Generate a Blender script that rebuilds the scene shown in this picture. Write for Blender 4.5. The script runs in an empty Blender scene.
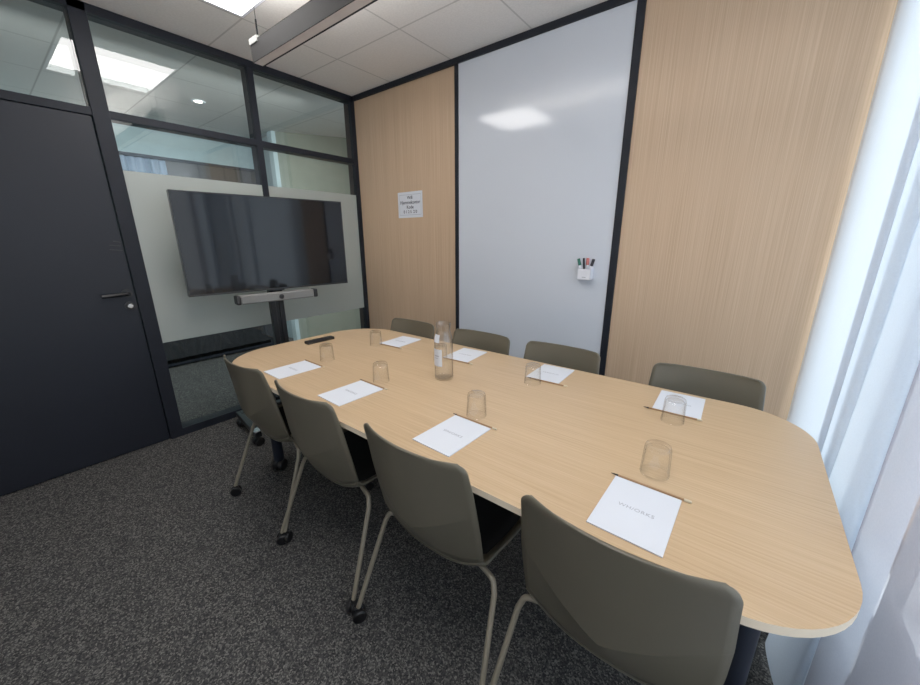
import bpy, bmesh, math, random
from mathutils import Vector, Matrix
random.seed(7)
scene = bpy.context.scene
COL = scene.collection
PI = math.pi

# ------------------------------------------------------------------ materials
def srgb(r, g, b):
    def f(c):
        c /= 255.0
        return c / 12.92 if c <= 0.04045 else ((c + 0.055) / 1.055) ** 2.4
    return (f(r), f(g), f(b), 1.0)

def new_mat(name):
    m = bpy.data.materials.new(name)
    m.use_nodes = True
    nt = m.node_tree
    for n in list(nt.nodes):
        nt.nodes.remove(n)
    out = nt.nodes.new('ShaderNodeOutputMaterial')
    return m, nt, out

def node(nt, kind, **kw):
    n = nt.nodes.new(kind)
    for k, v in kw.items():
        if k in n.inputs.keys():
            n.inputs[k].default_value = v
        else:
            setattr(n, k, v)
    return n

def noise_coord(nt, scale):
    tc = node(nt, 'ShaderNodeTexCoord')
    mp = node(nt, 'ShaderNodeMapping')
    mp.inputs['Scale'].default_value = scale
    nt.links.new(tc.outputs['Object'], mp.inputs['Vector'])
    return mp

def ramp(nt, stops):
    r = node(nt, 'ShaderNodeValToRGB')
    el = r.color_ramp.elements
    el[0].position, el[0].color = stops[0]
    el[1].position, el[1].color = stops[-1]
    for p, c in stops[1:-1]:
        e = el.new(p)
        e.color = c
    return r

def principled(name, col, rough=0.5, metal=0.0, coat=0.0, var=0.06, scale=8.0, spec=0.5, bump=0.0, bscale=200):
    """Plain surface: base colour broken up slightly by noise."""
    m, nt, out = new_mat(name)
    p = node(nt, 'ShaderNodeBsdfPrincipled')
    p.inputs['Roughness'].default_value = rough
    p.inputs['Metallic'].default_value = metal
    p.inputs['Coat Weight'].default_value = coat
    p.inputs['Specular IOR Level'].default_value = spec
    mp = noise_coord(nt, (scale,) * 3)
    nz = node(nt, 'ShaderNodeTexNoise', Scale=1.0, Detail=3.0)
    nt.links.new(mp.outputs[0], nz.inputs['Vector'])
    lo = tuple(c * (1 - var) for c in col[:3]) + (1,)
    hi = tuple(min(1, c * (1 + var)) for c in col[:3]) + (1,)
    rp = ramp(nt, [(0.3, lo), (0.7, hi)])
    nt.links.new(nz.outputs['Fac'], rp.inputs['Fac'])
    nt.links.new(rp.outputs['Color'], p.inputs['Base Color'])
    if bump:
        n2 = node(nt, 'ShaderNodeTexNoise', Scale=bscale, Detail=2.0)
        tc = node(nt, 'ShaderNodeTexCoord')
        nt.links.new(tc.outputs['Object'], n2.inputs['Vector'])
        b = node(nt, 'ShaderNodeBump', Strength=bump, Distance=0.002)
        nt.links.new(n2.outputs['Fac'], b.inputs['Height'])
        nt.links.new(b.outputs['Normal'], p.inputs['Normal'])
    nt.links.new(p.outputs[0], out.inputs['Surface'])
    return m

def wood(name, axis, c0, c1, c2, rough=0.42, fine=170.0, streak=1.6):
    """Straight fine-grained veneer; the grain runs along the given axis."""
    m, nt, out = new_mat(name)
    p = node(nt, 'ShaderNodeBsdfPrincipled', Roughness=rough)
    s = [fine, fine, fine]; s[axis] = streak
    w = [14.0, 14.0, 14.0]; w[axis] = 0.5
    a = noise_coord(nt, s); b = noise_coord(nt, w)
    n1 = node(nt, 'ShaderNodeTexNoise', Scale=1.0, Detail=4.0, Roughness=0.65)
    n2 = node(nt, 'ShaderNodeTexNoise', Scale=1.0, Detail=2.0)
    nt.links.new(a.outputs[0], n1.inputs['Vector'])
    nt.links.new(b.outputs[0], n2.inputs['Vector'])
    mx = node(nt, 'ShaderNodeMath', operation='MULTIPLY_ADD')
    nt.links.new(n2.outputs['Fac'], mx.inputs[0]); mx.inputs[1].default_value = 0.22
    sub = node(nt, 'ShaderNodeMath', operation='SUBTRACT')
    nt.links.new(n1.outputs['Fac'], sub.inputs[0]); sub.inputs[1].default_value = 0.11
    nt.links.new(sub.outputs[0], mx.inputs[2])
    r = ramp(nt, [(0.30, c0), (0.5, c1), (0.68, c2)])
    nt.links.new(mx.outputs[0], r.inputs['Fac'])
    nt.links.new(r.outputs['Color'], p.inputs['Base Color'])
    bp = node(nt, 'ShaderNodeBump', Strength=0.08, Distance=0.001)
    nt.links.new(n1.outputs['Fac'], bp.inputs['Height'])
    nt.links.new(bp.outputs['Normal'], p.inputs['Normal'])
    nt.links.new(p.outputs[0], out.inputs['Surface'])
    return m

def carpet_mat():
    m, nt, out = new_mat('carpet')
    p = node(nt, 'ShaderNodeBsdfPrincipled', Roughness=0.95)
    p.inputs['Specular IOR Level'].default_value = 0.1
    mp = noise_coord(nt, (1, 1, 1))
    wob = node(nt, 'ShaderNodeTexNoise', Scale=40.0, Detail=2.0)
    nt.links.new(mp.outputs[0], wob.inputs['Vector'])
    wv = node(nt, 'ShaderNodeVectorMath', operation='MULTIPLY_ADD')
    nt.links.new(wob.outputs['Color'], wv.inputs[0]); wv.inputs[1].default_value = (0.012, 0.012, 0.0)
    nt.links.new(mp.outputs[0], wv.inputs[2])
    vo = node(nt, 'ShaderNodeTexVoronoi', Scale=215.0)
    nt.links.new(wv.outputs[0], vo.inputs['Vector'])
    bw = node(nt, 'ShaderNodeSeparateColor'); nt.links.new(vo.outputs['Color'], bw.inputs[0])
    n1 = node(nt, 'ShaderNodeTexNoise', Scale=260.0, Detail=3.0, Roughness=0.7)
    nt.links.new(mp.outputs[0], n1.inputs['Vector'])
    ad = node(nt, 'ShaderNodeMath', operation='MULTIPLY_ADD')
    nt.links.new(bw.outputs[0], ad.inputs[0]); ad.inputs[1].default_value = 0.55
    n3 = node(nt, 'ShaderNodeMath', operation='MULTIPLY'); nt.links.new(n1.outputs['Fac'], n3.inputs[0]); n3.inputs[1].default_value = 0.5
    nt.links.new(n3.outputs[0], ad.inputs[2])
    r = ramp(nt, [(0.18, srgb(32, 32, 34)), (0.42, srgb(55, 55, 56)), (0.62, srgb(73, 72, 71)), (0.84, srgb(122, 120, 116))])
    nt.links.new(ad.outputs[0], r.inputs['Fac'])
    nt.links.new(r.outputs['Color'], p.inputs['Base Color'])
    b = node(nt, 'ShaderNodeBump', Strength=0.3, Distance=0.003)
    nt.links.new(n1.outputs['Fac'], b.inputs['Height']); nt.links.new(b.outputs['Normal'], p.inputs['Normal'])
    nt.links.new(p.outputs[0], out.inputs['Surface'])
    return m

def ceiling_mat():
    m, nt, out = new_mat('ceiling_tiles')
    p = node(nt, 'ShaderNodeBsdfPrincipled', Roughness=0.9)
    tc = node(nt, 'ShaderNodeTexCoord')
    sep = node(nt, 'ShaderNodeSeparateXYZ')
    nt.links.new(tc.outputs['Object'], sep.inputs[0])
    P = 0.63
    facs = []
    for i, off in ((0, 0.525), (1, -0.51)):
        a = node(nt, 'ShaderNodeMath', operation='SUBTRACT'); nt.links.new(sep.outputs[i], a.inputs[0]); a.inputs[1].default_value = off - P / 2
        b = node(nt, 'ShaderNodeMath', operation='DIVIDE'); nt.links.new(a.outputs[0], b.inputs[0]); b.inputs[1].default_value = P
        c = node(nt, 'ShaderNodeMath', operation='FRACT'); nt.links.new(b.outputs[0], c.inputs[0])
        d = node(nt, 'ShaderNodeMath', operation='SUBTRACT'); nt.links.new(c.outputs[0], d.inputs[0]); d.inputs[1].default_value = 0.5
        e = node(nt, 'ShaderNodeMath', operation='ABSOLUTE'); nt.links.new(d.outputs[0], e.inputs[0])
        g = node(nt, 'ShaderNodeMath', operation='LESS_THAN'); nt.links.new(e.outputs[0], g.inputs[0]); g.inputs[1].default_value = 0.0085
        facs.append(g)
    mx = node(nt, 'ShaderNodeMath', operation='MAXIMUM')
    nt.links.new(facs[0].outputs[0], mx.inputs[0]); nt.links.new(facs[1].outputs[0], mx.inputs[1])
    nz = node(nt, 'ShaderNodeTexNoise', Scale=90.0, Detail=4.0)
    nt.links.new(tc.outputs['Object'], nz.inputs['Vector'])
    r = ramp(nt, [(0.3, srgb(226, 222, 218)), (0.7, srgb(236, 232, 228))])
    nt.links.new(nz.outputs['Fac'], r.inputs['Fac'])
    mix = node(nt, 'ShaderNodeMix', data_type='RGBA')
    nt.links.new(mx.outputs[0], mix.inputs['Factor'])
    nt.links.new(r.outputs['Color'], mix.inputs['A'])
    mix.inputs['B'].default_value = srgb(196, 192, 188)
    nt.links.new(mix.outputs['Result'], p.inputs['Base Color'])
    nt.links.new(p.outputs[0], out.inputs['Surface'])
    return m

def facing_fac(nt, base, amp, power):
    """Reflectance that rises towards grazing angles, the same from both sides."""
    lw = node(nt, 'ShaderNodeLayerWeight', Blend=0.5)
    nz = node(nt, 'ShaderNodeTexNoise', Scale=3.0)
    p = node(nt, 'ShaderNodeMath', operation='POWER'); nt.links.new(lw.outputs['Facing'], p.inputs[0]); p.inputs[1].default_value = power
    m = node(nt, 'ShaderNodeMath', operation='MULTIPLY_ADD'); nt.links.new(p.outputs[0], m.inputs[0]); m.inputs[1].default_value = amp; m.inputs[2].default_value = base
    q = node(nt, 'ShaderNodeMath', operation='MULTIPLY_ADD'); nt.links.new(nz.outputs['Fac'], q.inputs[0]); q.inputs[1].default_value = 0.008
    nt.links.new(m.outputs[0], q.inputs[2])
    return lw, q

def pane_mat(name, tint, base=0.07, amp=0.9):
    """Flat architectural glass: sharp see-through plus a mirror share."""
    m, nt, out = new_mat(name)
    tr = node(nt, 'ShaderNodeBsdfTransparent', Color=tint)
    gl = node(nt, 'ShaderNodeBsdfGlossy', Roughness=0.0)
    lw, q = facing_fac(nt, base, amp, 4.5)
    mx = node(nt, 'ShaderNodeMixShader')
    nt.links.new(q.outputs[0], mx.inputs[0])
    nt.links.new(tr.outputs[0], mx.inputs[1]); nt.links.new(gl.outputs[0], mx.inputs[2])
    nt.links.new(mx.outputs[0], out.inputs['Surface'])
    return m

def frost_mat():
    m, nt, out = new_mat('frosted_film')
    d = node(nt, 'ShaderNodeBsdfDiffuse', Color=srgb(208, 214, 204))
    t = node(nt, 'ShaderNodeBsdfTranslucent', Color=srgb(180, 186, 178))
    g = node(nt, 'ShaderNodeBsdfGlossy', Roughness=0.35)
    nz = node(nt, 'ShaderNodeTexNoise', Scale=400.0)
    r = ramp(nt, [(0.2, srgb(182, 187, 181)), (0.8, srgb(190, 195, 188))])
    nt.links.new(nz.outputs['Fac'], r.inputs['Fac']); nt.links.new(r.outputs['Color'], d.inputs['Color'])
    a = node(nt, 'ShaderNodeMixShader'); a.inputs[0].default_value = 0.3
    nt.links.new(d.outputs[0], a.inputs[1]); nt.links.new(t.outputs[0], a.inputs[2])
    b = node(nt, 'ShaderNodeMixShader'); b.inputs[0].default_value = 0.05
    nt.links.new(a.outputs[0], b.inputs[1]); nt.links.new(g.outputs[0], b.inputs[2])
    nt.links.new(b.outputs[0], out.inputs['Surface'])
    return m

def glass_mat(name, edge=0.62, base=0.035, amp=0.55):
    """Thin drinking glass: clear face on, greyer towards its rim."""
    m, nt, out = new_mat(name)
    lw, q = facing_fac(nt, base, amp, 3.5)
    tr = node(nt, 'ShaderNodeBsdfTransparent')
    r = ramp(nt, [(0.0, (0.995, 0.995, 0.992, 1)), (0.6, (0.975, 0.975, 0.97, 1)), (1.0, (edge, edge, edge * 0.985, 1))])
    nt.links.new(lw.outputs['Facing'], r.inputs['Fac'])
    nt.links.new(r.outputs['Color'], tr.inputs['Color'])
    gl = node(nt, 'ShaderNodeBsdfGlossy', Roughness=0.03)
    mx = node(nt, 'ShaderNodeMixShader')
    nt.links.new(q.outputs[0], mx.inputs[0])
    nt.links.new(tr.outputs[0], mx.inputs[1]); nt.links.new(gl.outputs[0], mx.inputs[2])
    nt.links.new(mx.outputs[0], out.inputs['Surface'])
    return m

def curtain_mat(name, col, see, trans):
    m, nt, out = new_mat(name)
    d = node(nt, 'ShaderNodeBsdfDiffuse', Color=col)
    t = node(nt, 'ShaderNodeBsdfTranslucent', Color=col)
    x = node(nt, 'ShaderNodeBsdfTransparent')
    mp = noise_coord(nt, (1, 260, 260))
    nz = node(nt, 'ShaderNodeTexNoise', Scale=1.0, Detail=2.0)
    nt.links.new(mp.outputs[0], nz.inputs['Vector'])
    r = ramp(nt, [(0.25, tuple(c * 0.93 for c in col[:3]) + (1,)), (0.75, col)])
    nt.links.new(nz.outputs['Fac'], r.inputs['Fac'])
    nt.links.new(r.outputs['Color'], d.inputs['Color']); nt.links.new(r.outputs['Color'], t.inputs['Color'])
    a = node(nt, 'ShaderNodeMixShader'); a.inputs[0].default_value = trans
    nt.links.new(d.outputs[0], a.inputs[1]); nt.links.new(t.outputs[0], a.inputs[2])
    b = node(nt, 'ShaderNodeMixShader'); b.inputs[0].default_value = see
    nt.links.new(a.outputs[0], b.inputs[1]); nt.links.new(x.outputs[0], b.inputs[2])
    nt.links.new(b.outputs[0], out.inputs['Surface'])
    return m

def emit_mat(name, col, strength):
    m, nt, out = new_mat(name)
    e = node(nt, 'ShaderNodeEmission', Strength=strength)
    nz = node(nt, 'ShaderNodeTexNoise', Scale=4.0)
    r = ramp(nt, [(0.0, tuple(c * 0.97 for c in col[:3]) + (1,)), (1.0, col)])
    nt.links.new(nz.outputs['Fac'], r.inputs['Fac']); nt.links.new(r.outputs['Color'], e.inputs['Color'])
    nt.links.new(e.outputs[0], out.inputs['Surface'])
    return m

M = {}
M['carpet'] = carpet_mat()
M['ceiling'] = ceiling_mat()
M['wall_wood'] = wood('oak_wall_panel', 2, srgb(186, 156, 126), srgb(199, 169, 139), srgb(209, 181, 152), 0.5, 230.0, 1.2)
M['table_wood'] = wood('oak_table_top', 0, srgb(186, 155, 118), srgb(197, 167, 130), srgb(205, 176, 140), 0.36, 170.0, 2.6)
M['edge_wood'] = principled('table_edge_band', srgb(232, 215, 190), 0.45)
M['black'] = principled('black_frame', srgb(26, 29, 37), 0.6, var=0.1, spec=0.25)
M['door'] = principled('black_door_leaf', srgb(27, 30, 38), 0.5, var=0.06, scale=3, spec=0.3)
M['black_plastic'] = principled('black_plastic', srgb(16, 16, 18), 0.4)
M['whiteboard'] = principled('whiteboard_enamel', srgb(208, 215, 226), 0.09, var=0.01, scale=2, spec=0.45)
M['matte_black'] = principled('matte_black_cord', srgb(22, 22, 24), 0.9, spec=0.0)
M['bracket_grey'] = principled('pale_grey_bracket', srgb(165, 166, 162), 0.6, spec=0.1)
M['white'] = principled('white_paint', srgb(222, 222, 222), 0.7, var=0.02)
M['white_plastic'] = principled('white_plastic', srgb(236, 238, 246), 0.35, var=0.01)
M['paper'] = principled('white_paper', srgb(218, 223, 232), 0.8, var=0.01)
M['ink'] = principled('grey_ink', srgb(168, 172, 182), 0.8)
M['dark_ink'] = principled('dark_ink', srgb(58, 60, 78), 0.8)
M['shell'] = principled('olive_grey_plastic', srgb(92, 87, 74), 0.40, var=0.03, bump=0.05, bscale=500)
M['leg'] = principled('olive_grey_metal', srgb(138, 130, 114), 0.4, 0.15, var=0.03)
M['seat_pad'] = principled('shade_black_seat_fabric', srgb(24, 25, 28), 0.9, var=0.15, scale=300)  # black also holds the shade under the table, put into the colour
M['table_leg'] = principled('dark_blue_grey_metal', srgb(34, 39, 50), 0.35, 0.2)
M['screen'] = principled('glossy_black_screen', srgb(7, 8, 13), 0.06, var=0.02, spec=0.36)
M['bezel'] = principled('black_bezel', srgb(12, 12, 14), 0.3)
M['bar_grey'] = principled('grey_speaker_cloth', srgb(122, 122, 120), 0.8, var=0.05, scale=400)
M['steel'] = principled('brushed_steel', srgb(200, 200, 200), 0.25, 0.9)
M['lamp_metal'] = principled('anthracite_lamp_metal', srgb(40, 39, 39), 0.7, 0.0, var=0.04, spec=0.2)
M['lamp_diffuser'] = principled('lamp_diffuser', srgb(226, 216, 210), 0.6)
M['glass_pane'] = pane_mat('partition_glass', (0.90, 0.935, 0.93, 1))
M['frost'] = frost_mat()
M['tumbler'] = glass_mat('tumbler_glass')
M['bottle'] = glass_mat('carafe_glass', 0.72, 0.06, 0.6)
M['water'] = glass_mat('water', 0.92, 0.01, 0.2)
M['sheer'] = curtain_mat('sheer_white_curtain', srgb(220, 229, 240), 0.14, 0.56)
M['sheer_near'] = curtain_mat('dense_lavender_curtain', srgb(182, 181, 195), 0.34, 0.16)
M['panel_light'] = emit_mat('lit_panel', (1.0, 0.97, 0.95, 1), 10.0)
M['spot_light'] = emit_mat('lit_spot', (1.0, 0.88, 0.72, 1), 12.0)
M['pencil_wood'] = principled('pencil_wood', srgb(160, 122, 84), 0.5)
M['graphite'] = principled('graphite', srgb(50, 40, 36), 0.5)
M['eraser'] = principled('pale_eraser', srgb(212, 200, 172), 0.7)
M['marker_green'] = principled('green_marker_cap', srgb(10, 96, 78), 0.35)
M['marker_black'] = principled('black_marker_cap', srgb(20, 22, 36), 0.35)
M['marker_red'] = principled('red_marker_cap', srgb(206, 120, 116), 0.35)
M['corridor_wall'] = principled('olive_grey_corridor_wall', srgb(142, 147, 134), 0.8)
M['corridor_far'] = principled('pale_teal_corridor_wall', srgb(160, 178, 182), 0.8)  # pale teal grey colour of the far corridor wall
M['brown'] = principled('dark_brown_wood', srgb(40, 33, 28), 0.6, var=0.2, scale=3)
M['blue_cloth'] = principled('blue_grey_cloth', srgb(120, 136, 156), 0.9)
M['dark_cloth'] = principled('dark_cloth', srgb(26, 27, 31), 0.9, var=0.4, scale=30)
M['pale_strip'] = principled('pale_door_frame', srgb(196, 214, 218), 0.6)
M['outside'] = principled('pale_paving', srgb(200, 200, 196), 0.9, var=0.15, scale=20)  # pale paving colour broken up by noise

# ------------------------------------------------------------------ mesh builder
class MB:
    def __init__(self):
        self.bm = bmesh.new()
        self.weighted = False
    def box(self, x0, x1, y0, y1, z0, z1, bevel=0.0, rot=None, seg=2):
        bm = self.bm
        vs = [bm.verts.new((x, y, z)) for x in (x0, x1) for y in (y0, y1) for z in (z0, z1)]
        idx = [(0, 1, 3, 2), (4, 6, 7, 5), (0, 4, 5, 1), (2, 3, 7, 6), (0, 2, 6, 4), (1, 5, 7, 3)]
        fs = [bm.faces.new([vs[i] for i in f]) for f in idx]
        geom = vs
        if bevel:
            self.weighted = True
            es = list({e for f in fs for e in f.edges})
            r = bmesh.ops.bevel(bm, geom=es, offset=bevel, segments=seg, profile=0.5, affect='EDGES')
            geom = list({v for f in r['faces'] for v in f.verts} | {v for v in vs if v.is_valid})
        if rot is not None:
            c = Vector(((x0 + x1) / 2, (y0 + y1) / 2, (z0 + z1) / 2))
            bmesh.ops.rotate(bm, cent=c, matrix=rot, verts=geom)
        return self
    def tube(self, pts, r, seg=10, caps=True):
        """Swept round bar through the points; r may be one radius or one per point."""
        bm = self.bm
        pts = [Vector(p) for p in pts]
        n = len(pts)
        rs = r if isinstance(r, (list, tuple)) else [r] * n
        t0 = (pts[1] - pts[0]).normalized()
        nrm = t0.orthogonal().normalized()
        rings = []
        for i, p in enumerate(pts):
            if i == 0: t = t0
            elif i == n - 1: t = (pts[-1] - pts[-2]).normalized()
            else: t = ((pts[i + 1] - p).normalized() + (p - pts[i - 1]).normalized()).normalized()
            nrm = (nrm - t * nrm.dot(t)).normalized()
            b = t.cross(nrm)
            rings.append([bm.verts.new(p + (nrm * math.cos(2 * PI * k / seg) + b * math.sin(2 * PI * k / seg)) * rs[i]) for k in range(seg)])
        for a, b in zip(rings, rings[1:]):
            for k in range(seg):
                bm.faces.new([a[k], a[(k + 1) % seg], b[(k + 1) % seg], b[k]])
        if caps:
            bm.faces.new(list(reversed(rings[0]))); bm.faces.new(rings[-1])
        return self
    def lathe(self, prof, seg=24, mat=None):
        """Revolve (r, z) points about the z axis; mat places the result."""
        bm = self.bm
        rings = []
        mt = mat or Matrix.Identity(4)
        for r, z in prof:
            if r < 1e-6:
                rings.append([bm.verts.new(mt @ Vector((0, 0, z)))])
            else:
                rings.append([bm.verts.new(mt @ Vector((r * math.cos(2 * PI * k / seg), r * math.sin(2 * PI * k / seg), z))) for k in range(seg)])
        for a, b in zip(rings, rings[1:]):
            for k in range(seg):
                k2 = (k + 1) % seg
                if len(a) == 1 and len(b) == 1: continue
                if len(a) == 1: bm.faces.new([a[0], b[k2], b[k]])
                elif len(b) == 1: bm.faces.new([a[k], a[k2], b[0]])
                else: bm.faces.new([a[k], a[k2], b[k2], b[k]])
        return self
    def prism(self, outline, z0, z1, bevel=0.0):
        bm = self.bm
        lo = [bm.verts.new((x, y, z0)) for x, y in outline]
        hi = [bm.verts.new((x, y, z1)) for x, y in outline]
        n = len(outline)
        f1 = bm.faces.new(list(reversed(lo))); f2 = bm.faces.new(hi)
        sides = [bm.faces.new([lo[i], lo[(i + 1) % n], hi[(i + 1) % n], hi[i]]) for i in range(n)]
        if bevel:
            self.weighted = True
            es = list(f1.edges) + list(f2.edges)
            bmesh.ops.bevel(bm, geom=es, offset=bevel, segments=2, profile=0.5, affect='EDGES')
        return self
    def grid(self, pts, mat_index=0):
        bm = self.bm
        v = [[bm.verts.new(p) for p in row] for row in pts]
        for a, b in zip(v, v[1:]):
            for k in range(len(a) - 1):
                bm.faces.new([a[k], a[k + 1], b[k + 1], b[k]])
        return self
    def build(self, name, mat, parent=None, smooth=True, angle=35, label=None):
        bm = self.bm
        bmesh.ops.recalc_face_normals(bm, faces=bm.faces[:])
        me = bpy.data.meshes.new(name)
        if smooth:
            for f in bm.faces: f.smooth = True
            lim = math.radians(angle)
            for e in bm.edges:
                if len(e.link_faces) == 2 and e.calc_face_angle(0) > lim:
                    e.smooth = False
        bm.to_mesh(me); bm.free()
        for mm in (mat if isinstance(mat, list) else [mat]):
            me.materials.append(mm)
        o = bpy.data.objects.new(name, me)
        COL.objects.link(o)
        if self.weighted and smooth:
            wnm = o.modifiers.new('weighted_normals', 'WEIGHTED_NORMAL')
            wnm.keep_sharp = True; wnm.weight = 100
        if parent is not None: o.parent = parent
        if label: o['label'] = label
        return o

def thing(name, label, cat, loc=(0, 0, 0), rz=0.0, group=None):
    o = bpy.data.objects.new(name, None)
    o.empty_display_size = 0.05
    COL.objects.link(o)
    o.location = loc; o.rotation_euler = (0, 0, rz)
    o['label'] = label; o['category'] = cat
    if group: o['group'] = group
    return o
def tag(o, label, cat, group=None):
    o['label'] = label; o['category'] = cat
    if group: o['group'] = group
    return o
def struct(o):
    o['kind'] = 'structure'
    return o
def dup(root, loc, rz=0.0, label=None):
    r = root.copy(); COL.objects.link(r)
    r.location = loc; r.rotation_euler = (0, 0, rz)
    if label: r['label'] = label
    for ch in list(root.children):
        c = ch.copy(); COL.objects.link(c); c.parent = r
        for g in list(ch.children):
            d = g.copy(); COL.objects.link(d); d.parent = c
    return r
def text_mesh(name, lines, size, mat, parent, matrix, spacing=1.0, lead=1.3, bold=0.0):
    """Writing as a thin flat mesh; lines are centred, first line on top."""
    bm = bmesh.new()
    n = len(lines)
    for i, ln in enumerate(lines):
        txt, sc = ln if isinstance(ln, tuple) else (ln, 1.0)
        cu = bpy.data.curves.new(name, 'FONT')
        cu.body = txt; cu.size = size * sc; cu.align_x = 'CENTER'; cu.align_y = 'CENTER'
        cu.space_character = spacing; cu.offset = bold; cu.extrude = 0.0002
        ob = bpy.data.objects.new(name, cu); COL.objects.link(ob)
        dg = bpy.context.evaluated_depsgraph_get(); dg.update()
        me = bpy.data.meshes.new_from_object(ob.evaluated_get(dg))
        me.transform(Matrix.Translation((0, ((n - 1) / 2 - i) * size * lead, 0)))
        bm.from_mesh(me)
        bpy.data.objects.remove(ob); bpy.data.curves.remove(cu); bpy.data.meshes.remove(me)
    me = bpy.data.meshes.new(name); bm.to_mesh(me); bm.free()
    me.transform(matrix); me.materials.append(mat)
    o = bpy.data.objects.new(name, me); COL.objects.link(o); o.parent = parent
    return o

# ------------------------------------------------------------------ dimensions
H = 2.58                 # ceiling
TABLE_Z = 0.735
X0, X1, Y0, Y1 = 0.828, 3.322, -1.702, -0.668    # table edges
YF = -3.4                # wall behind the camera
XW = 3.52                # window wall, inner face

# ------------------------------------------------------------------ room shell
struct(MB().box(-2.6, 3.9, YF - 0.1, 2.2, -0.12, 0).build('floor', M['carpet'], smooth=False))
struct(MB().box(-2.6, 3.9, YF - 0.1, 2.2, H, H + 0.1).build('ceiling', M['ceiling'], smooth=False))
struct(MB().box(0.0, 3.9, 0.0, 0.1, 0, H).build('wall_back', M['wall_wood'], smooth=False))
struct(MB().box(-2.6, 3.9, YF - 0.1, YF, 0, H).build('wall_front', M['white'], smooth=False))
# window wall: pier, sill and head around two openings
wr = MB()
OY = [(-0.98, -0.07), (-2.95, -1.10)]
wr.box(XW, XW + 0.2, -0.07, 0.0, 0, H)
wr.box(XW, XW + 0.2, -1.10, -0.98, 0, H)
wr.box(XW, XW + 0.2, YF, -2.95, 0, H)
wr.box(XW, XW + 0.2, -2.95, -1.10, 0, 0.42)
wr.box(XW, XW + 0.2, -2.95, -1.10, 2.45, H)
wr.box(XW, XW + 0.2, -0.98, -0.07, 0, 0.04)
wr.box(XW, XW + 0.2, -0.98, -0.07, 2.45, H)
struct(wr.build('wall_right', M['white'], smooth=False))
for i, ((a, b), z0) in enumerate(zip(OY, (0.04, 0.42))):
    fr = MB()
    for (y0, y1, q0, q1) in ((a, b, z0, z0 + 0.05), (a, b, 2.40, 2.45), (a, a + 0.05, z0, 2.45), (b - 0.05, b, z0, 2.45)):
        fr.box(XW + 0.08, XW + 0.14, y0, y1, q0, q1, 0.004)
    w = struct(fr.build('window_%d' % (i + 2), M['white_plastic']))
    MB().grid([[(XW + 0.11, y, z) for y in (a + 0.05, b - 0.05)] for z in (z0 + 0.05, 2.40)]).build('pane', M['glass_pane'], w)
struct(MB().box(3.9, 9.0, -8, 6, -0.2, -0.12).build('ground', M['outside'], smooth=False))

# black trims on the wood wall
struct(MB().box(0.0, 3.52, -0.022, 0.0, H - 0.038, H, 0.002).build('trim_1', M['black']))
struct(MB().box(1.182, 1.214, -0.016, 0.0, 0, H - 0.038, 0.002).build('trim_2', M['black']))
struct(MB().box(2.382, 2.424, -0.016, 0.0, 0, H - 0.038, 0.002).build('trim_3', M['black']))
struct(MB().box(0.02, 1.182, -0.012, 0.0, 0, 0.06, 0.002).build('baseboard_back', M['black']))
struct(MB().box(2.424, 3.52, -0.012, 0.0, 0, 0.06, 0.002).build('baseboard_right', M['black']))
wb = MB().box(1.2145, 2.3815, -0.0085, -0.0005, 0.02, H - 0.038, 0.002).build('whiteboard', M['whiteboard'])
tag(wb, 'tall glossy white writing board set into the oak wall between black strips', 'whiteboard')

# glazed partition: one black frame with its panes
FX0, FX1 = -0.075, 0.028
fr = MB()
T0, T1 = 2.030, 2.072
fr.box(FX0, FX1, YF, 0.0, H - 0.045, H, 0.003)              # head
fr.box(FX0, FX1 - 0.006, YF, 0.0, T0, T1, 0.003)            # transom
fr.box(FX0, FX1, -0.042, 0.0, 0, H, 0.003)                  # corner post
fr.box(FX0, FX1, -1.800, -1.724, 0, H, 0.003)               # door post
fr.box(FX0, FX1 - 0.004, -0.912, -0.868, 0, H, 0.003)       # mullion
fr.box(FX0, FX1, -2.80, -2.722, 0, H, 0.003)
fr.box(FX0, FX1, -1.73, 0.0, 0, 0.055, 0.003)               # sill rail
fr.box(FX0, FX1, YF, -2.78, 0, 0.055, 0.003)
part_wall = struct(fr.build('window_1', M['black']))
bays = [(-1.724, -0.912), (-0.868, -0.042), (YF, -2.80)]
for a, b in bays:
    for z0, z1 in ((T1, H - 0.045), (0.055, T0)):
        for x in (0.008, -0.062):
            MB().grid([[(x, y, z) for y in (a, b)] for z in (z0, z1)]).build('pane', M['glass_pane'], part_wall)
    MB().grid([[(0.0105, y, z) for y in (a, b)] for z in (0.690, 1.760)]).build('frosted_film', M['frost'], part_wall)
for x in (0.008, -0.062):
    MB().grid([[(x, y, z) for y in (-2.722, -1.800)] for z in (T1, H - 0.045)]).build('pane', M['glass_pane'], part_wall)

# door
dr = struct(MB().box(-0.03, 0.018, -2.716, -1.806, 0.008, T0 - 0.005, 0.003).build('door_1', M['door']))
hd = MB()
HY, HZ = -1.842, 1.040
hd.lathe([(0, 0), (0.026, 0), (0.026, 0.009), (0, 0.009)], 24, Matrix.Translation((0.018, HY, HZ)) @ Matrix.Rotation(PI / 2, 4, 'Y'))
hd.tube([(0.02, HY, HZ), (0.062, HY, HZ), (0.070, HY - 0.012, HZ), (0.070, HY - 0.125, HZ - 0.004)], 0.0105, 12)
hd.build('door_handle', M['black_plastic'], dr)
lk = MB().lathe([(0, 0), (0.026, 0), (0.026, 0.008), (0.013, 0.009), (0.013, 0.004), (0, 0.004)], 24, Matrix.Translation((0.018, HY, 0.962)) @ Matrix.Rotation(PI / 2, 4, 'Y')).build('lock_rosette', M['black_plastic'], dr)
MB().lathe([(0, 0), (0.014, 0), (0.015, 0.016), (0.011, 0.02), (0, 0.02)], 18, Matrix.Translation((0.022, HY, 0.962)) @ Matrix.Rotation(PI / 2, 4, 'Y')).build('lock_cylinder', M['steel'], dr, label='bright steel lock cylinder')
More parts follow.
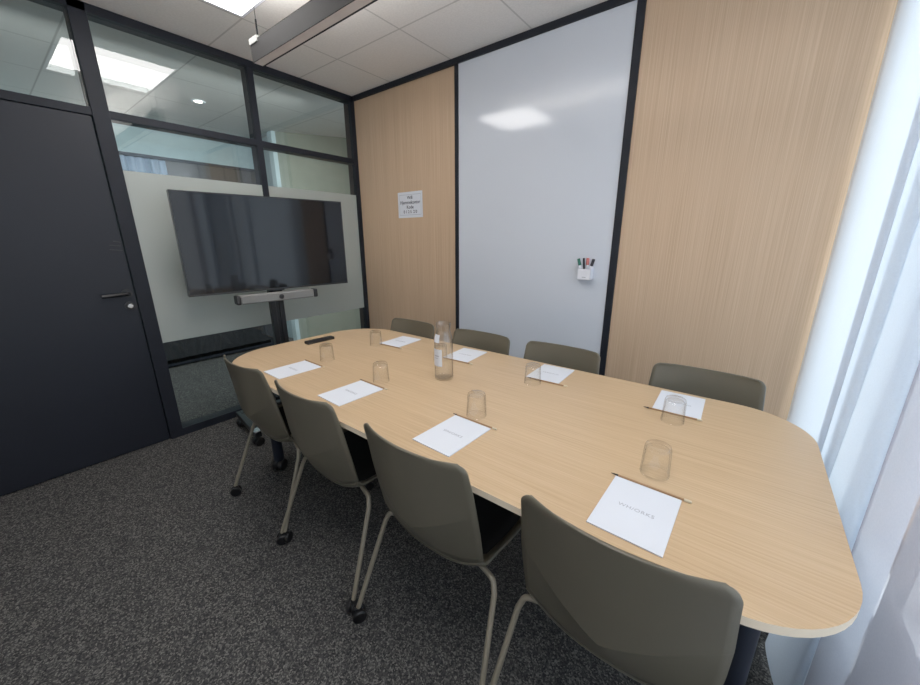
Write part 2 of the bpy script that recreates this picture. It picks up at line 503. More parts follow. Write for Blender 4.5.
mk = MB()  # three thin dark strokes on the door leaf
for k, (ya, yb, z) in enumerate(((-1.845, -1.812, 1.352), (-1.866, -1.818, 1.330), (-1.868, -1.812, 1.304))):
    mk.tube([(0.0185, ya, z), (0.0185, yb, z - 0.006)], 0.0022, 6)
mk.build('dark_stroke', M['black_plastic'], dr)

# corridor behind the partition
struct(MB().box(-2.3, -2.2, YF, 0.40, 0, H).build('wall_corridor', M['corridor_far'], smooth=False))
cw = MB().prism([(-1.60, 0.10), (-1.00, 1.10), (-0.02, 1.10), (-0.02, 1.2), (-1.06, 1.2), (-1.68, 0.16)], 0, H)
struct(cw.build('wall_side', M['corridor_wall'], smooth=False))
struct(MB().box(-2.2, -0.08, YF, YF + 0.1, 0, H).build('added_dark_wall', M['brown'], smooth=False))  # unseen dark wall added to cut a bright streak in the whiteboard
struct(MB().box(-1.70, -1.60, 0.05, 0.13, 0, H, 0.004).build('trim_4', M['pale_strip']))
struct(MB().box(-2.2, -1.64, 0.16, 0.30, 0, H).build('wall_return', M['corridor_far'], smooth=False))

# ------------------------------------------------------------------ lights in the ceiling
def ceiling_panel(x0, x1, y0, y1, label):
    t = thing('ceiling_light', label, 'ceiling light', ((x0 + x1) / 2, (y0 + y1) / 2, H), group='square ceiling light panels')
    sx, sy = (x1 - x0) / 2, (y1 - y0) / 2
    f = MB(); b = 0.016
    for q in ((-sx, sx, -sy, -sy + b), (-sx, sx, sy - b, sy), (-sx, -sx + b, -sy + b, sy - b), (sx - b, sx, -sy + b, sy - b)):
        f.box(q[0], q[1], q[2], q[3], -0.008, 0.0, 0.001)
    f.build('frame', M['white_plastic'], t)
    MB().box(-sx + b, sx - b, -sy + b, sy - b, -0.006, -0.001).build('diffuser', M['panel_light'], t, smooth=False)
    return t
ceiling_panel(0.55, 1.17, -1.765, -1.145, 'bright square light panel in the ceiling above the lamp cable')
ceiling_panel(2.44, 3.06, -2.395, -1.775, 'unseen square light panel added in the ceiling above the near window end for brightness')  # out-of-view panel added to light the room
dl = thing('downlight', 'small round warm downlight in the corridor ceiling beyond the glass', 'downlight', (-1.18, -0.81, H))
MB().lathe([(0.035, -0.004), (0.055, -0.008), (0.058, 0.0), (0.035, 0.0)], 28).build('ring', M['white_plastic'], dl)
MB().lathe([(0, -0.003), (0.035, -0.003), (0.035, -0.001), (0, -0.001)], 24).build('lens', M['spot_light'], dl)

# pendant bar lamp over the table
LZ, LX0, LX1, LY0, LY1, LH = 2.25, 0.830, 3.30, -1.263, -1.205, 0.092
pl = thing('pendant_lamp', 'long dark grey bar lamp hanging on a thin cable over the table', 'pendant lamp', (0, 0, LZ))
hs = MB()
hs.box(LX0, LX1, LY0, LY0 + 0.004, 0.0, LH, 0.001)
hs.box(LX0, LX1, LY1 - 0.004, LY1, 0.0, LH, 0.001)
hs.box(LX0, LX1, LY0, LY1, LH - 0.004, LH, 0.001)
hs.box(LX0 - 0.003, LX0, LY0, LY1, 0.0, LH, 0.001)
hs.box(LX1, LX1 + 0.003, LY0, LY1, 0.0, LH, 0.001)
hs.build('housing', M['lamp_metal'], pl)
MB().box(LX0 + 0.001, LX1 - 0.001, LY0 + 0.005, LY1 - 0.009, 0.001, 0.012).build('diffuser', M['lamp_diffuser'], pl, label='pale frosted strip under the lamp')
MB().box(LX0, LX1, LY1 - 0.009, LY1 - 0.004, 0.0005, 0.010).build('edge_strip', M['black'], pl)
for x, sx in ((LX0, 1), (LX1, -1)):
    xa, xb = sorted((x - sx * 0.006, x + sx * 0.075))
    MB().box(xa, xb, LY0 - 0.005, LY1 + 0.004, LH - 0.016, LH + 0.012, 0.002).build('bracket', M['bracket_grey'], pl, label='white end bracket')
    xc = x + sx * 0.027
    MB().tube([(xc, (LY0 + LY1) / 2, LH + 0.010), (xc, (LY0 + LY1) / 2, LH + 0.10)], 0.0045, 10).build('gripper', M['matte_black'], pl)
    MB().tube([(xc, (LY0 + LY1) / 2, LH + 0.095), (xc, (LY0 + LY1) / 2, H - LZ)], 0.0020, 8).build('cable', M['matte_black'], pl)

# ------------------------------------------------------------------ table
tb = thing('conference_table', 'long oak conference table with rounded corners and dark metal legs', 'table', ((X0 + X1) / 2, (Y0 + Y1) / 2, 0))
cx, cy = (X0 + X1) / 2, (Y0 + Y1) / 2
def rounded(hx, hy, rl, rr, n=14):
    out = []
    for sx, sy, a0, r in ((1, -1, -PI / 2, rr), (1, 1, 0, rr), (-1, 1, PI / 2, rl), (-1, -1, PI, rl)):
        for k in range(n + 1):
            a = a0 + PI / 2 * k / n
            out.append((sx * (hx - r) + r * math.cos(a), sy * (hy - r) + r * math.sin(a)))
    return out
ol = rounded((X1 - X0) / 2, (Y1 - Y0) / 2, 0.30, 0.215)
tt = MB().prism(ol, TABLE_Z - 0.019, TABLE_Z, 0.002)
tt.bm.faces.ensure_lookup_table()
for f in tt.bm.faces:
    f.normal_update()
    if abs(f.normal.z) < 0.8: f.material_index = 1
tt.build('table_top', [M['table_wood'], M['edge_wood']], tb)
MB().box(-1.0, 1.0, -0.34, -0.28, 0.66, TABLE_Z - 0.019, 0.004).box(-1.0, 1.0, 0.28, 0.34, 0.66, TABLE_Z - 0.019, 0.004).build('rail', M['table_leg'], tb)
def caster_mesh(mb, x, y, r=0.027, ang=0.0, w=0.046):
    mt = Matrix.Translation((x, y, r)) @ Matrix.Rotation(ang, 4, 'Z') @ Matrix.Rotation(PI / 2, 4, 'Y')
    for s in (-1, 1):
        z0, z1 = sorted((s * 0.005, s * w / 2))
        mb.lathe([(0, z0), (r * .9, z0), (r, z0 + .004), (r, z1 - .004), (r * .85, z1), (0, z1)], 20, mt)
    mb.lathe([(0, -.006), (r * .8, -.006), (r * .8, .006), (0, .006)], 16, mt)
    mb.tube([(x, y, r * 1.2), (x, y, r * 2.15)], [r * 0.6, r * 0.45], 12)
    return mb
for sx, sy in ((-1, -1), (-1, 1), (1, -1), (1, 1)):
    lx = (0.985 - cx) if sx < 0 else (3.178 - cx)
    ly = sy * abs(-1.505 - cy)
    g = MB().tube([(lx, ly, 0.075), (lx, ly, TABLE_Z - 0.019)], 0.030, 24).build('leg', M['table_leg'], tb)
    c = MB(); caster_mesh(c, lx, ly, 0.036, 0.6, 0.062); c.build('caster', M['black_plastic'], g)

# ------------------------------------------------------------------ chairs
def make_chair():
    root = thing('conference_chair', '', 'chair', group='olive conference chairs around the table')
    NU = 25
    us = [-1 + 2 * i / (NU - 1) for i in range(NU)]
    TOP = 0.822
    Z0 = 0.470
    def half_w(z):
        pts = [(0.42, 0.202), (0.48, 0.206), (0.58, 0.209), (0.67, 0.208), (0.76, 0.202), (0.83, 0.198)]
        w = pts[-1][1]
        for (a, wa), (b, wb_) in zip(pts, pts[1:]):
            if z <= b:
                t = max(0, (z - a) / (b - a)); w = wa + (wb_ - wa) * t; break
        r = 0.026
        if z > TOP - r:
            d = z - (TOP - r)
            w -= r - math.sqrt(max(0, r * r - d * d))
        return w
    def sm(u): return abs(u) ** 2.0
    def z_crease(u): return 0.552 + 0.112 * abs(u) ** 1.1
    def y_crease(u): return -0.278 + 0.047 * sm(u)
    def y_top(u): return -0.303 + 0.036 * sm(u)
    def z_low(u): return Z0 - 0.050 + 0.062 * abs(u) ** 2.6
    def y_low(u): return -0.200 + 0.006 * sm(u)
    rows = []
    NL, NT = 7, 16
    for j in range(NL):
        t = j / NL
        row = []
        for u in us:
            zc = z_crease(u); z = z_low(u) + (zc - z_low(u)) * t
            y = y_low(u) + (y_crease(u) - y_low(u)) * t
            row.append((u * half_w(z), y, z))
        rows.append(row)
    for j in range(NT + 1):
        t = 1 - (1 - j / NT) ** 1.8
        row = []
        for u in us:
            zc = z_crease(u); z = zc + (TOP - zc) * t
            row.append((u * half_w(z), y_crease(u) + (y_top(u) - y_crease(u)) * (0.75 * t + 0.25 * t * t), z))
        rows.append(row)
    b = MB().grid(rows)
    bk = b.build('backrest', M['shell'], root, angle=60)
    # soft shading everywhere except the pressed V crease
    me = bk.data
    for e in me.edges:
        a, c = e.vertices
        e.use_edge_sharp = (a // NU == NL and c // NU == NL)
    s = bk.modifiers.new('thickness', 'SOLIDIFY'); s.thickness = 0.008; s.offset = 0; 
    # seat: bend, pan and rolled front lip
    rows = []
    for k in range(6):
        a = k / 5 * PI / 2
        rows.append([(u * half_w(z_low(u)), y_low(u) + 0.045 * (1 - math.cos(a)), z_low(u) - 0.030 * math.sin(a)) for u in us])
    def seat_z(u, t):
        return z_low(u) - 0.030 + (0.040 - 0.040 * abs(u) ** 2.6) * min(1, t * 1.6)
    for k in range(1, 15):
        t = k / 14
        row = []
        for u in us:
            y_a = y_low(u) + 0.045
            y_b = 0.205 - 0.018 * abs(u) ** 4
            q = max(0, (t - 0.82) / 0.18) ** 2
            w = half_w(0.44) + 0.012 * math.sin(PI * t) - 0.03 * q
            row.append((u * w, y_a + (y_b - y_a) * t, seat_z(u, t) - 0.02 * q))
        rows.append(row)
    st = MB().grid(rows).build('seat', M['shell'], root, angle=60)
    s = st.modifiers.new('thickness', 'SOLIDIFY'); s.thickness = 0.008; s.offset = 0
    pad = []
    for k in range(15):
        t = k / 14
        row = []
        for u in us:
            y_a = y_low(u) + 0.058; y_b = 0.185 - 0.018 * abs(u) ** 4
            e = max(abs(u), abs(2 * t - 1))
            lift = 0.004 + 0.012 * (1 - max(0, (e - 0.8) / 0.2) ** 2)
            q = max(0, (t - 0.82) / 0.18) ** 2
            row.append((u * (0.180 + 0.012 * math.sin(PI * t)), y_a + (y_b - y_a) * t, seat_z(0.93 * u, t) + lift - 0.014 * q))
        pad.append(row)
    pd = MB().grid(pad)
    pd.build('seat_pad', M['seat_pad'], root, angle=60, label='upholstered seat pad, its black deepened by painted shade')
    for sx in (-1, 1):
        for back in (True, False):
            if back: pts = [(sx * 0.08, -0.120, 0.405), (sx * 0.200, -0.158, 0.405), (sx * 0.226, -0.168, 0.396), (sx * 0.236, -0.178, 0.368), (sx * 0.268, -0.303, 0.055)]
            else: pts = [(sx * 0.08, 0.06, 0.412), (sx * 0.180, 0.085, 0.412), (sx * 0.210, 0.096, 0.402), (sx * 0.222, 0.106, 0.372), (sx * 0.256, 0.190, 0.055)]
            # round the bend
            P = [Vector(p) for p in pts]
            fine = []
            for i in range(len(P) - 1):
                p0 = P[max(0, i - 1)]; p1 = P[i]; p2 = P[i + 1]; p3 = P[min(len(P) - 1, i + 2)]
                steps = 4 if i < len(P) - 2 else 1
                for k in range(steps):
                    t = k / steps
                    if i in (1, 2):
                        q = 0.5 * ((2 * p1) + (p2 - p0) * t + (2 * p0 - 5 * p1 + 4 * p2 - p3) * t * t + (3 * p1 - p0 - 3 * p2 + p3) * t ** 3) if i == 1 else p1.lerp(p2, t)
                    else: q = p1.lerp(p2, t)
                    fine.append(q)
            fine.append(P[-1])
            lg = MB().tube(fine, 0.0085, 12).build('leg', M['leg'], root)
            c = MB(); caster_mesh(c, pts[-1][0], pts[-1][1], 0.026, 0.5 * sx); c.build('caster', M['black_plastic'], lg)
    return root
chair = make_chair()
NEAR_Y, FAR_Y = -1.487, -0.845
seats = [
    (1.285, NEAR_Y + 0.022, 0.0, 'olive grey chair on the door side of the table, farthest from the window'),
    (1.816, NEAR_Y + 0.010, 0.0, 'olive grey chair on the door side, second from the television end'),
    (2.392, NEAR_Y + 0.002, 0.0, 'olive grey chair on the door side, second from the window, its back fully in view'),
    (2.938, NEAR_Y + 0.010, 0.0, 'olive grey chair nearest the camera, at the window end of the table'),
    (1.310, FAR_Y - 0.068, PI, 'olive grey chair against the left oak panel, beyond the table by the television'),
    (1.862, FAR_Y - 0.050, PI, 'olive grey chair in front of the left edge of the whiteboard, behind the carafe'),
    (2.358, FAR_Y - 0.035, PI, 'olive grey chair under the marker holder, before the right edge of the whiteboard'),
    (2.988, FAR_Y - 0.015, PI, 'olive grey chair against the right oak panel by the curtain'),
]
for i, (x, y, rz, lab) in enumerate(seats):
    if i == 0:
        chair.location = (x, y, 0); chair.rotation_euler = (0, 0, rz); chair['label'] = lab
    else:
        dup(chair, (x, y, 0), rz, lab)

# ------------------------------------------------------------------ things on the table
def make_notepad():
    t = thing('notepad', '', 'notepad', group='white notepads laid out on the table')
    MB().box(-0.079, 0.079, -0.108, 0.108, 0.0, 0.0035, 0.0006).build('pages', M['paper'], t)
    text_mesh('logo', ['WH/ORKS'], 0.0165, M['ink'], t, Matrix.Translation((0, 0.0, 0.0037)), 1.1)
    return t
def make_pencil():
    t = thing('pencil', '', 'pencil', group='plain wooden pencils beside the notepads')
    ry = Matrix.Rotation(PI / 2, 4, 'Y')
    MB().lathe([(0, -0.075), (0.0033, -0.075), (0.0033, 0.082), (0, 0.082)], 6, ry).build('barrel', M['pencil_wood'], t)
    MB().lathe([(0, -0.094), (0.0008, -0.093), (0.0033, -0.075), (0, -0.075)], 8, ry).build('tip', M['graphite'], t, label='dark sharpened tip')
    MB().lathe([(0, 0.082), (0.0035, 0.082), (0.0035, 0.096), (0.0028, 0.098), (0, 0.098)], 10, ry).build('eraser', M['eraser'], t, label='pale eraser end')
    return t
def make_tumbler():
    t = thing('drinking_glass', '', 'glass', group='upturned drinking glasses on the table')
    prof = [(0.0365, 0.0), (0.0372, 0.002), (0.0335, 0.078), (0.031, 0.087), (0.027, 0.0895), (0, 0.0895),
            (0, 0.080), (0.026, 0.080), (0.0300, 0.075), (0.0345, 0.002), (0.0365, 0.0)]
    MB().lathe(prof, 32).build('body', M['tumbler'], t)
    return t
places_near = [(1.338, 'nearest the television end'), (1.812, 'second from the television end'), (2.368, 'second from the window end'), (2.939, 'nearest the window end')]
places_far = [(1.372, 'nearest the television end'), (1.882, 'behind the carafe'), (2.386, 'below the marker holder'), (2.930, 'nearest the curtain')]
PADS = {'near': {'nearest the television end': (1.338, -1.522, -1.0), 'second from the television end': (1.809, -1.522, -2.0),
                 'second from the window end': (2.367, -1.528, -2.0), 'nearest the window end': (2.939, -1.541, -1.5)},
        'far': {'nearest the television end': (1.388, -0.836, 4.0), 'behind the carafe': (1.881, -0.810, 4.0),
                'below the marker holder': (2.386, -0.797, 2.0), 'nearest the curtain': (2.930, -0.8065, 1.0)}}
note = pen = cup = None
gl_near = [(1.342, -1.330), (1.809, -1.356), (2.350, -1.366), (2.943, -1.350)]
gl_far = [(1.322, -0.979), (1.830, -0.962), (2.370, -0.956), (2.931, -0.978)]
for side, places, gls in (('near', places_near, gl_near), ('far', places_far, gl_far)):
    for (x, wh), (gx, gy) in zip(places, gls):
        sd = 'door side' if side == 'near' else 'oak wall side'
        px, py, jit = PADS[side][wh]
        rz = 0.0 if side == 'near' else PI
        jit = math.radians(jit)
        x = px
        ln = 'white notepad on the %s of the table, %s' % (sd, wh)
        lp = 'wooden pencil along the notepad on the %s, %s' % (sd, wh)
        lg = 'clear upturned glass on the %s of the table, %s' % (sd, wh)
        if side == 'far' and 'carafe' in wh:
            lg = 'clear upturned glass standing directly behind the carafe'
        if note is None:
            note = make_notepad(); note.location = (x, py, TABLE_Z); note.rotation_euler = (0, 0, rz + jit); note['label'] = ln
            pen = make_pencil(); pen['label'] = lp
            cup = make_tumbler(); cup.location = (gx, gy, TABLE_Z); cup['label'] = lg
            pen.location = (x + 0.004, py + 0.1135, TABLE_Z + 0.0037); pen.rotation_euler = (0, 0, jit)
        else:
            dup(note, (x, py, TABLE_Z), rz + jit, ln)
            s = 1 if side == 'near' else -1
            dup(pen, (x + (0.004 if s > 0 else (-0.012 if x > 2.9 else 0.03)), py + s * 0.1135, TABLE_Z + 0.0037), jit * 0.6, lp)
            dup(cup, (gx, gy, TABLE_Z), random.uniform(0, 6), lg)

# carafe
bt = thing('carafe', 'clear glass carafe of water with a white label, mid table', 'carafe', (2.013, -1.151, TABLE_Z))
outer = [(0, 0.0), (0.039, 0.0), (0.0430, 0.005), (0.0425, 0.150), (0.0420, 0.180), (0.0395, 0.200), (0.0345, 0.216), (0.0315, 0.226), (0.0310, 0.232), (0.0330, 0.262), (0.0335, 0.266)]
inner = [(0.0318, 0.266), (0.0312, 0.262), (0.0293, 0.232), (0.0297, 0.226), (0.0328, 0.215), (0.0378, 0.199), (0.0402, 0.180), (0.0407, 0.150), (0.0410, 0.013), (0.037, 0.010), (0, 0.010)]
MB().lathe(outer + inner, 36).build('body', M['bottle'], bt)
MB().lathe([(0, 0.0095), (0.038, 0.0095), (0.0405, 0.0135), (0.0402, 0.145), (0.0398, 0.178), (0.0374, 0.198), (0, 0.198)], 36).build('water', M['water'], bt)
def band(mb, r, z0, z1, a0, a1, n=10):
    return mb.grid([[(r * math.cos(a0 + (a1 - a0) * k / n), r * math.sin(a0 + (a1 - a0) * k / n), z) for k in range(n + 1)] for z in (z0, z1)])
lb = band(MB(), 0.0434, 0.070, 0.150, -2.45, -1.05).build('label_sticker', M['paper'], bt, label='white paper label')
band(MB(), 0.0436, 0.116, 0.121, -2.1, -1.4).build('label_print', M['ink'], lb)
band(MB(), 0.0436, 0.106, 0.109, -2.0, -1.5).build('label_print', M['ink'], lb)
nb = MB(); nb.grid([[((r + .0006) * math.cos(a), (r + .0006) * math.sin(a), z) for a in [-2.45 + 0.1 * k for k in range(12)]] for r, z in ((0.0420, 0.180), (0.0395, 0.200), (0.0345, 0.216))])
nb.build('neck_label', M['paper'], bt, label='small white shoulder label')

# small black remote
rc = thing('remote_control', 'slim black remote control lying at the television end of the table', 'remote control', (0.972, -1.143, TABLE_Z), math.radians(-2))
MB().box(-0.024, 0.024, -0.092, 0.092, 0.0, 0.018, 0.005, seg=3).build('case', M['black_plastic'], rc)
bt2 = MB()
for k in range(5):
    for s in (-1, 0, 1):
        bt2.lathe([(0, 0.0178), (0.0045, 0.0178), (0.004, 0.0195), (0, 0.0195)], 10, Matrix.Translation((s * 0.013, -0.06 + 0.026 * k, 0)))
bt2.build('button', M['bezel'], rc)

# ------------------------------------------------------------------ television on its trolley
TVA = math.atan2(0.14, 1.08)
tvc = Vector((0.370, -1.060, 0))
# local frame: +x is out of the screen, y along the screen
tv = thing('television', 'large black flat screen television in front of the glass partition', 'television', (tvc.x, tvc.y, 1.328), -TVA)
W2, H2 = 0.545, 0.317
MB().box(-0.050, -0.006, -W2, W2, -H2, H2, 0.004).box(-0.075, -0.048, -0.35, 0.35, -0.22, 0.15, 0.008).build('back_cover', M['bezel'], tv)
bz = MB()
for q in ((-W2, W2, -H2, -H2 + 0.012), (-W2, W2, H2 - 0.007, H2), (-W2, -W2 + 0.007, -H2, H2), (W2 - 0.007, W2, -H2, H2)):
    bz.box(-0.008, 0.0, q[0], q[1], q[2], q[3], 0.001)
bz.build('bezel', M['bezel'], tv)
MB().box(-0.007, -0.002, -W2 + 0.006, W2 - 0.006, -H2 + 0.011, H2 - 0.006).build('screen', M['screen'], tv, smooth=False)
MB().box(-0.004, 0.001, -0.035, 0.035, -H2 - 0.008, -H2 + 0.004, 0.001).build('logo_tab', M['bezel'], tv)

vb = thing('video_bar', 'light grey conference sound bar under the television', 'sound bar', (tvc.x + 0.03, tvc.y - 0.028, 0.966), -TVA)
MB().box(-0.035, 0.03, -0.250, 0.250, -0.030, 0.030, 0.010, seg=3).build('body', M['bar_grey'], vb)
for s in (-1, 1):
    MB().box(-0.037, 0.031, s * 0.264 - 0.015, s * 0.264 + 0.015, -0.031, 0.031, 0.009, seg=3).build('end_cap', M['black_plastic'], vb, label='black end cap')
ln = MB().lathe([(0, 0), (0.017, 0), (0.017, 0.004), (0.011, 0.005), (0.010, 0.002), (0, 0.002)], 24, Matrix.Translation((0.029, 0.01, 0)) @ Matrix.Rotation(PI / 2, 4, 'Y'))
ln.build('camera_lens', M['black_plastic'], vb)

ts = thing('television_stand', 'black wheeled stand with a tall post carrying the television', 'television stand', (tvc.x, tvc.y, 0), -TVA)
col = MB()
col.box(-0.135, -0.085, -0.048, -0.012, 0.05, 1.50, 0.006).box(-0.135, -0.085, 0.012, 0.048, 0.05, 1.50, 0.006).box(-0.125, -0.095, -0.014, 0.014, 0.05, 1.50, 0.002)
col.build('column', M['black_plastic'], ts)
MB().box(-0.088, -0.074, -0.20, 0.20, 1.22, 1.26, 0.003).box(-0.088, -0.074, -0.20, 0.20, 1.40, 1.44, 0.003).build('mounting_plate', M['bezel'], ts)
MB().box(-0.088, 0.0, -0.03, 0.03, 0.955, 0.985, 0.003).build('shelf_bracket', M['bezel'], ts)
MB().box(-0.14, -0.08, -0.36, 0.36, 0.075, 0.115, 0.006).build('base_bar', M['black_plastic'], ts)
for s in (-1, 1):
    f = MB().box(-0.15, 0.30, s * 0.362 - 0.022, s * 0.362 + 0.022, 0.070, 0.110, 0.006).build('foot', M['black_plastic'], ts)
    for x in (-0.115, 0.272):
        c = MB(); caster_mesh(c, x, s * 0.362, 0.032, 0.3, 0.05); c.build('caster', M['black_plastic'], f)
    MB().box(0.240, 0.302, s * 0.362 - 0.023, s * 0.362 + 0.023, 0.108, 0.116, 0.002).build('foot_cap', M['steel'], f, label='bright metal foot cap')

# ------------------------------------------------------------------ on the back wall
sg = thing('paper_sign', 'white paper notice with dark lettering taped on the left oak panel', 'sign', (0.683, -0.001, 1.643))
MB().box(-0.145, 0.145, -0.0015, 0.0, -0.104, 0.104, 0.0004).build('sheet', M['paper'], sg)
rx = Matrix.Translation((0, -0.0018, 0)) @ Matrix.Rotation(PI / 2, 4, 'X')
text_mesh('lettering', [('Wifi', 1.0), ('Hjemmekontor', 1.0), ('Kode', 1.0), ('0 1 2 5  2 0', 0.9)], 0.038, M['dark_ink'], sg, rx, 1.0, 1.0, 0.0007)
fl = MB()
for (a, b, c, d) in ((-0.128, 0.128, 0.080, 0.083), (-0.128, 0.128, -0.083, -0.080), (-0.128, -0.126, -0.083, 0.083), (0.126, 0.128, -0.083, 0.083)):
    fl.box(a, b, -0.0019, -0.0012, c, d)
fl.build('border_line', M['ink'], sg, smooth=False)

hx, hz = 2.247, 1.152
mh = thing('marker_holder', 'small white marker cup stuck on the whiteboard', 'marker holder', (hx, -0.008, hz))
hb = MB()
w, d, h, th = 0.040, 0.052, 0.078, 0.003
hb.box(-w, w, -d, -d + th, -h / 2, h / 2 - 0.012, 0.001).box(-w, w, -th, 0, -h / 2, h / 2, 0.001)
hb.box(-w, -w + th, -d, 0, -h / 2, h / 2 - 0.006, 0.001).box(w - th, w, -d, 0, -h / 2, h / 2 - 0.006, 0.001).box(-w, w, -d, 0, -h / 2, -h / 2 + th, 0.001)
hb.build('cup', M['white_plastic'], mh)
MB().box(-0.012, 0.012, -d - 0.0006, -d, -0.026, -0.022).build('mark', M['ink'], mh, smooth=False)
def marker(x, y, tilt, lean, cap, label, body='white_plastic', r=0.009):
    t = thing('marker', label, 'marker', (hx + x, -0.008 + y, hz - h / 2 + th + 0.003), group='markers in the white cup')
    t.rotation_euler = (lean, tilt, 0)
    MB().lathe([(0, 0), (r * .8, 0), (r, 0.003), (r, 0.085), (0, 0.085)], 14).build('barrel', M[body], t)
    MB().lathe([(0, 0.083), (r * 1.06, 0.083), (r * 1.06, 0.122), (r * .9, 0.126), (0, 0.126)], 14).build('cap', M[cap], t, label=label.split(' marker')[0].split(',')[0] + ' cap')
    return t
marker(-0.018, -0.030, -0.24, 0.04, 'marker_green', 'green capped marker leaning left in the white cup')
marker(-0.009, -0.014, -0.10, 0.03, 'marker_black', 'slim black marker upright beside the green one', 'marker_black', 0.006)
marker(0.004, -0.012, 0.0, 0.02, 'marker_red', 'pale red capped marker in the middle of the white cup')
marker(0.014, -0.030, 0.27, 0.04, 'marker_black', 'black capped marker leaning right in the white cup')

# ------------------------------------------------------------------ curtains
def catmull(pts, n):
    out = []
    for i in range(len(pts) - 1):
        p0 = pts[max(0, i - 1)]; p1 = pts[i]; p2 = pts[i + 1]; p3 = pts[min(len(pts) - 1, i + 2)]
        for k in range(n):
            t = k / n
            out.append(tuple(0.5 * (2 * b + (c - a) * t + (2 * a - 5 * b + 4 * c - d) * t * t + (3 * b - a - 3 * c + d) * t ** 3) for a, b, c, d in zip(p0, p1, p2, p3)))
    out.append(pts[-1])
    return out
def curtain(name, top, bot, mat, label):
    a = catmull(top, 8); b = catmull(bot, 8)
    rows = []
    NZ = 14
    for j in range(NZ + 1):
        t = j / NZ
        z = H - 0.03 - (H - 0.05) * t
        rows.append([(p[0] + (q[0] - p[0]) * t ** 3, p[1] + (q[1] - p[1]) * t, z) for p, q in zip(a, b)])
    o = MB().grid(rows).build(name, mat, angle=80)
    tag(o, label, 'curtain')
    return o
far_top = [(3.338, -0.025), (3.350, -0.05), (3.358, -0.2), (3.364, -0.45), (3.353, -0.66), (3.350, -0.715), (3.366, -0.735), (3.375, -0.695), (3.373, -0.76),
           (3.354, -0.80), (3.351, -0.86), (3.356, -0.908), (3.374, -0.922), (3.380, -0.885), (3.375, -0.955), (3.361, -1.0), (3.356, -1.12), (3.363, -1.19),
           (3.384, -1.20), (3.388, -1.16), (3.379, -1.23), (3.364, -1.27), (3.39, -1.36)]
far_bot = [(x - 0.046 * max(0.0, 1 - abs(y + 1.0) / 0.28), y) for x, y in far_top]
curtain('curtain', far_top, far_bot, M['sheer'], 'bright sheer white curtain hanging beside the right oak panel')
near_top = [(3.352, -1.30), (3.346, -1.31), (3.352, -1.36), (3.372, -1.55), (3.362, -1.80), (3.390, -2.05), (3.370, -2.3), (3.395, -2.6), (3.380, -2.95)]
near_bot = [(3.352, -1.30), (3.346, -1.31), (3.350, -1.37), (3.374, -1.56), (3.358, -1.80), (3.392, -2.05), (3.370, -2.3), (3.395, -2.6), (3.380, -2.95)]
curtain('curtain', near_top, near_bot, M['sheer_near'], 'smooth lavender grey curtain nearest the camera at the right edge')
struct(MB().box(3.36, 3.41, YF, 0.0, H - 0.032, H, 0.003).build('trim_5', M['white_plastic']))

# ------------------------------------------------------------------ seen through the partition
wc = thing('brown_panel', 'dark brown panel with black top edge seen above the frosted band', 'cabinet', (-2.2, 0, 0))  # plain dark brown panel under a black rail
MB().box(0.0, 0.18, -0.92, 0.02, 1.62, 2.17, 0.004).build('panel_body', M['brown'], wc)
MB().box(-0.0, 0.19, -1.50, 0.10, 2.17, 2.20, 0.004).build('top_rail', M['black'], wc)
for y in (-0.62, -0.36):
    MB().box(0.18, 0.184, y, y + 0.012, 1.62, 2.17).build('dark_strip', M['black'], wc, smooth=False)
bc = []
for j in range(2):
    bc.append([(-2.03 + 0.02 * math.sin(k * 1.3), -1.48 + 0.56 * k / 40, 2.165 - 0.75 * j) for k in range(41)])
o = MB().grid(bc).build('drape', M['blue_cloth'], angle=80)
tag(o, 'pleated blue grey drape beyond the glass left of the brown panel', 'drape')
bn = thing('bench', 'low black bench with cloth cover against the corridor wall beyond the glass', 'bench', (-1.95, -0.78, 0))
MB().box(-0.24, 0.20, -0.72, 0.62, 0.24, 0.31, 0.006).build('seat', M['dark_cloth'], bn)
cl = MB()
cl.grid([[(0.205 + 0.012 * math.sin(k * 1.1), -0.72 + 1.34 * k / 60, z) for k in range(61)] for z in (0.30, 0.10)])
cl.build('cover', M['dark_cloth'], bn, angle=80)
for y in (-0.68, 0.58):
    MB().box(-0.22, 0.18, y - 0.02, y + 0.02, 0.0, 0.24, 0.003).build('leg', M['black'], bn)
MB().box(0.15, 0.18, -0.66, 0.56, 0.02, 0.05, 0.003).build('stretcher', M['black'], bn)

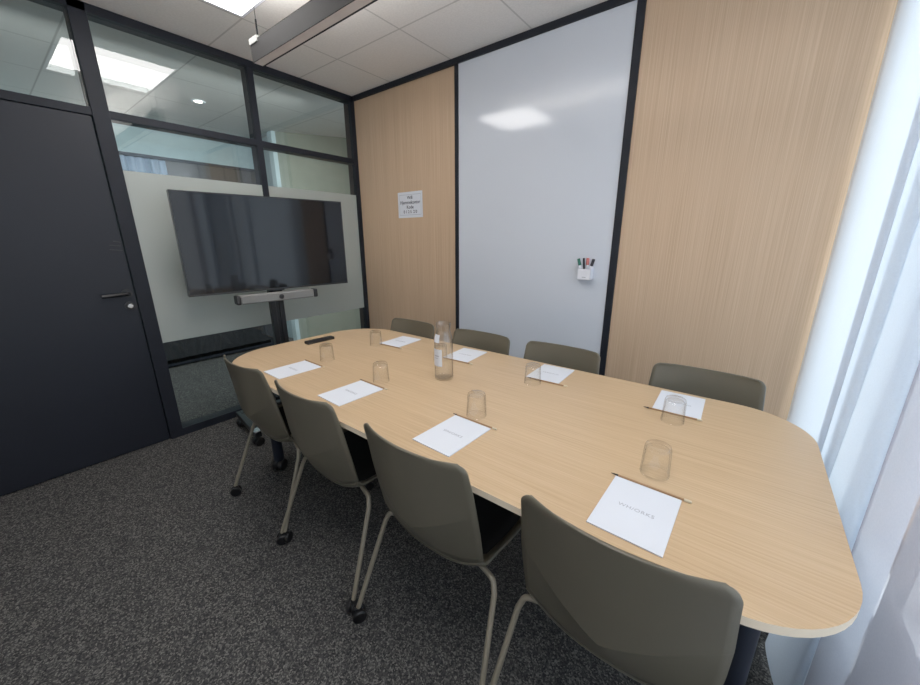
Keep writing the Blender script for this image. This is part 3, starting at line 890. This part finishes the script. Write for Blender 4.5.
# ------------------------------------------------------------------ light
world = bpy.data.worlds.new('daylight'); scene.world = world
world.use_nodes = True
wn = world.node_tree
bg = wn.nodes['Background']
bg.inputs['Color'].default_value = (0.80, 0.90, 1.0, 1); bg.inputs['Strength'].default_value = 1.5
def area(name, loc, rot, sx, sy, power, col):
    l = bpy.data.lights.new(name, 'AREA'); l.shape = 'RECTANGLE'; l.size = sx; l.size_y = sy
    l.energy = power; l.color = col
    o = bpy.data.objects.new(name, l); COL.objects.link(o); o.location = loc; o.rotation_euler = rot
    return o
area('window_daylight', (4.5, -1.3, 1.7), (0, math.radians(90), 0), 3.0, 4.2, 80, (0.84, 0.92, 1.0))
cl_ = area('corridor_fill', (-0.2, -1.5, H - 0.08), (0, math.radians(48), 0), 0.12, 2.6, 30, (0.92, 1.0, 1.0))  # added fill with no fixture, brightens the corridor behind the glass
cl_.data.spread = math.radians(125)

area('ceiling_fill', ((LX0 + LX1) / 2, (LY0 + LY1) / 2, LZ + LH + 0.012), (PI, 0, 0), 2.2, 0.045, 14, (1.0, 0.97, 0.93))  # added fill on the unlit pendant, only to brighten the ceiling
# ------------------------------------------------------------------ camera
cam = bpy.data.cameras.new('camera'); co = bpy.data.objects.new('camera', cam); COL.objects.link(co)
yaw, pitch, roll = 0.6587685, -0.2759107, -0.0023391
d = Vector((-math.sin(yaw) * math.cos(pitch), math.cos(yaw) * math.cos(pitch), math.sin(pitch)))
r = Vector((math.cos(yaw), math.sin(yaw), 0)); u = r.cross(d)
r2 = r * math.cos(roll) + u * math.sin(roll); u2 = u * math.cos(roll) - r * math.sin(roll)
mt = Matrix((r2, u2, -d)).transposed().to_4x4(); mt.translation = Vector((3.0559116, -2.375706, 1.3626729))
co.matrix_world = mt
cam.sensor_fit = 'HORIZONTAL'; cam.sensor_width = 36.0; cam.lens = 36.0 * 366.336 / 920.0
cam.clip_start = 0.02
scene.camera = co
scene.cycles.transparent_max_bounces = 32
scene.view_settings.view_transform = 'Standard'
scene.view_settings.look = 'None'
scene.view_settings.exposure = 0.30
scene.view_settings.gamma = 1.15
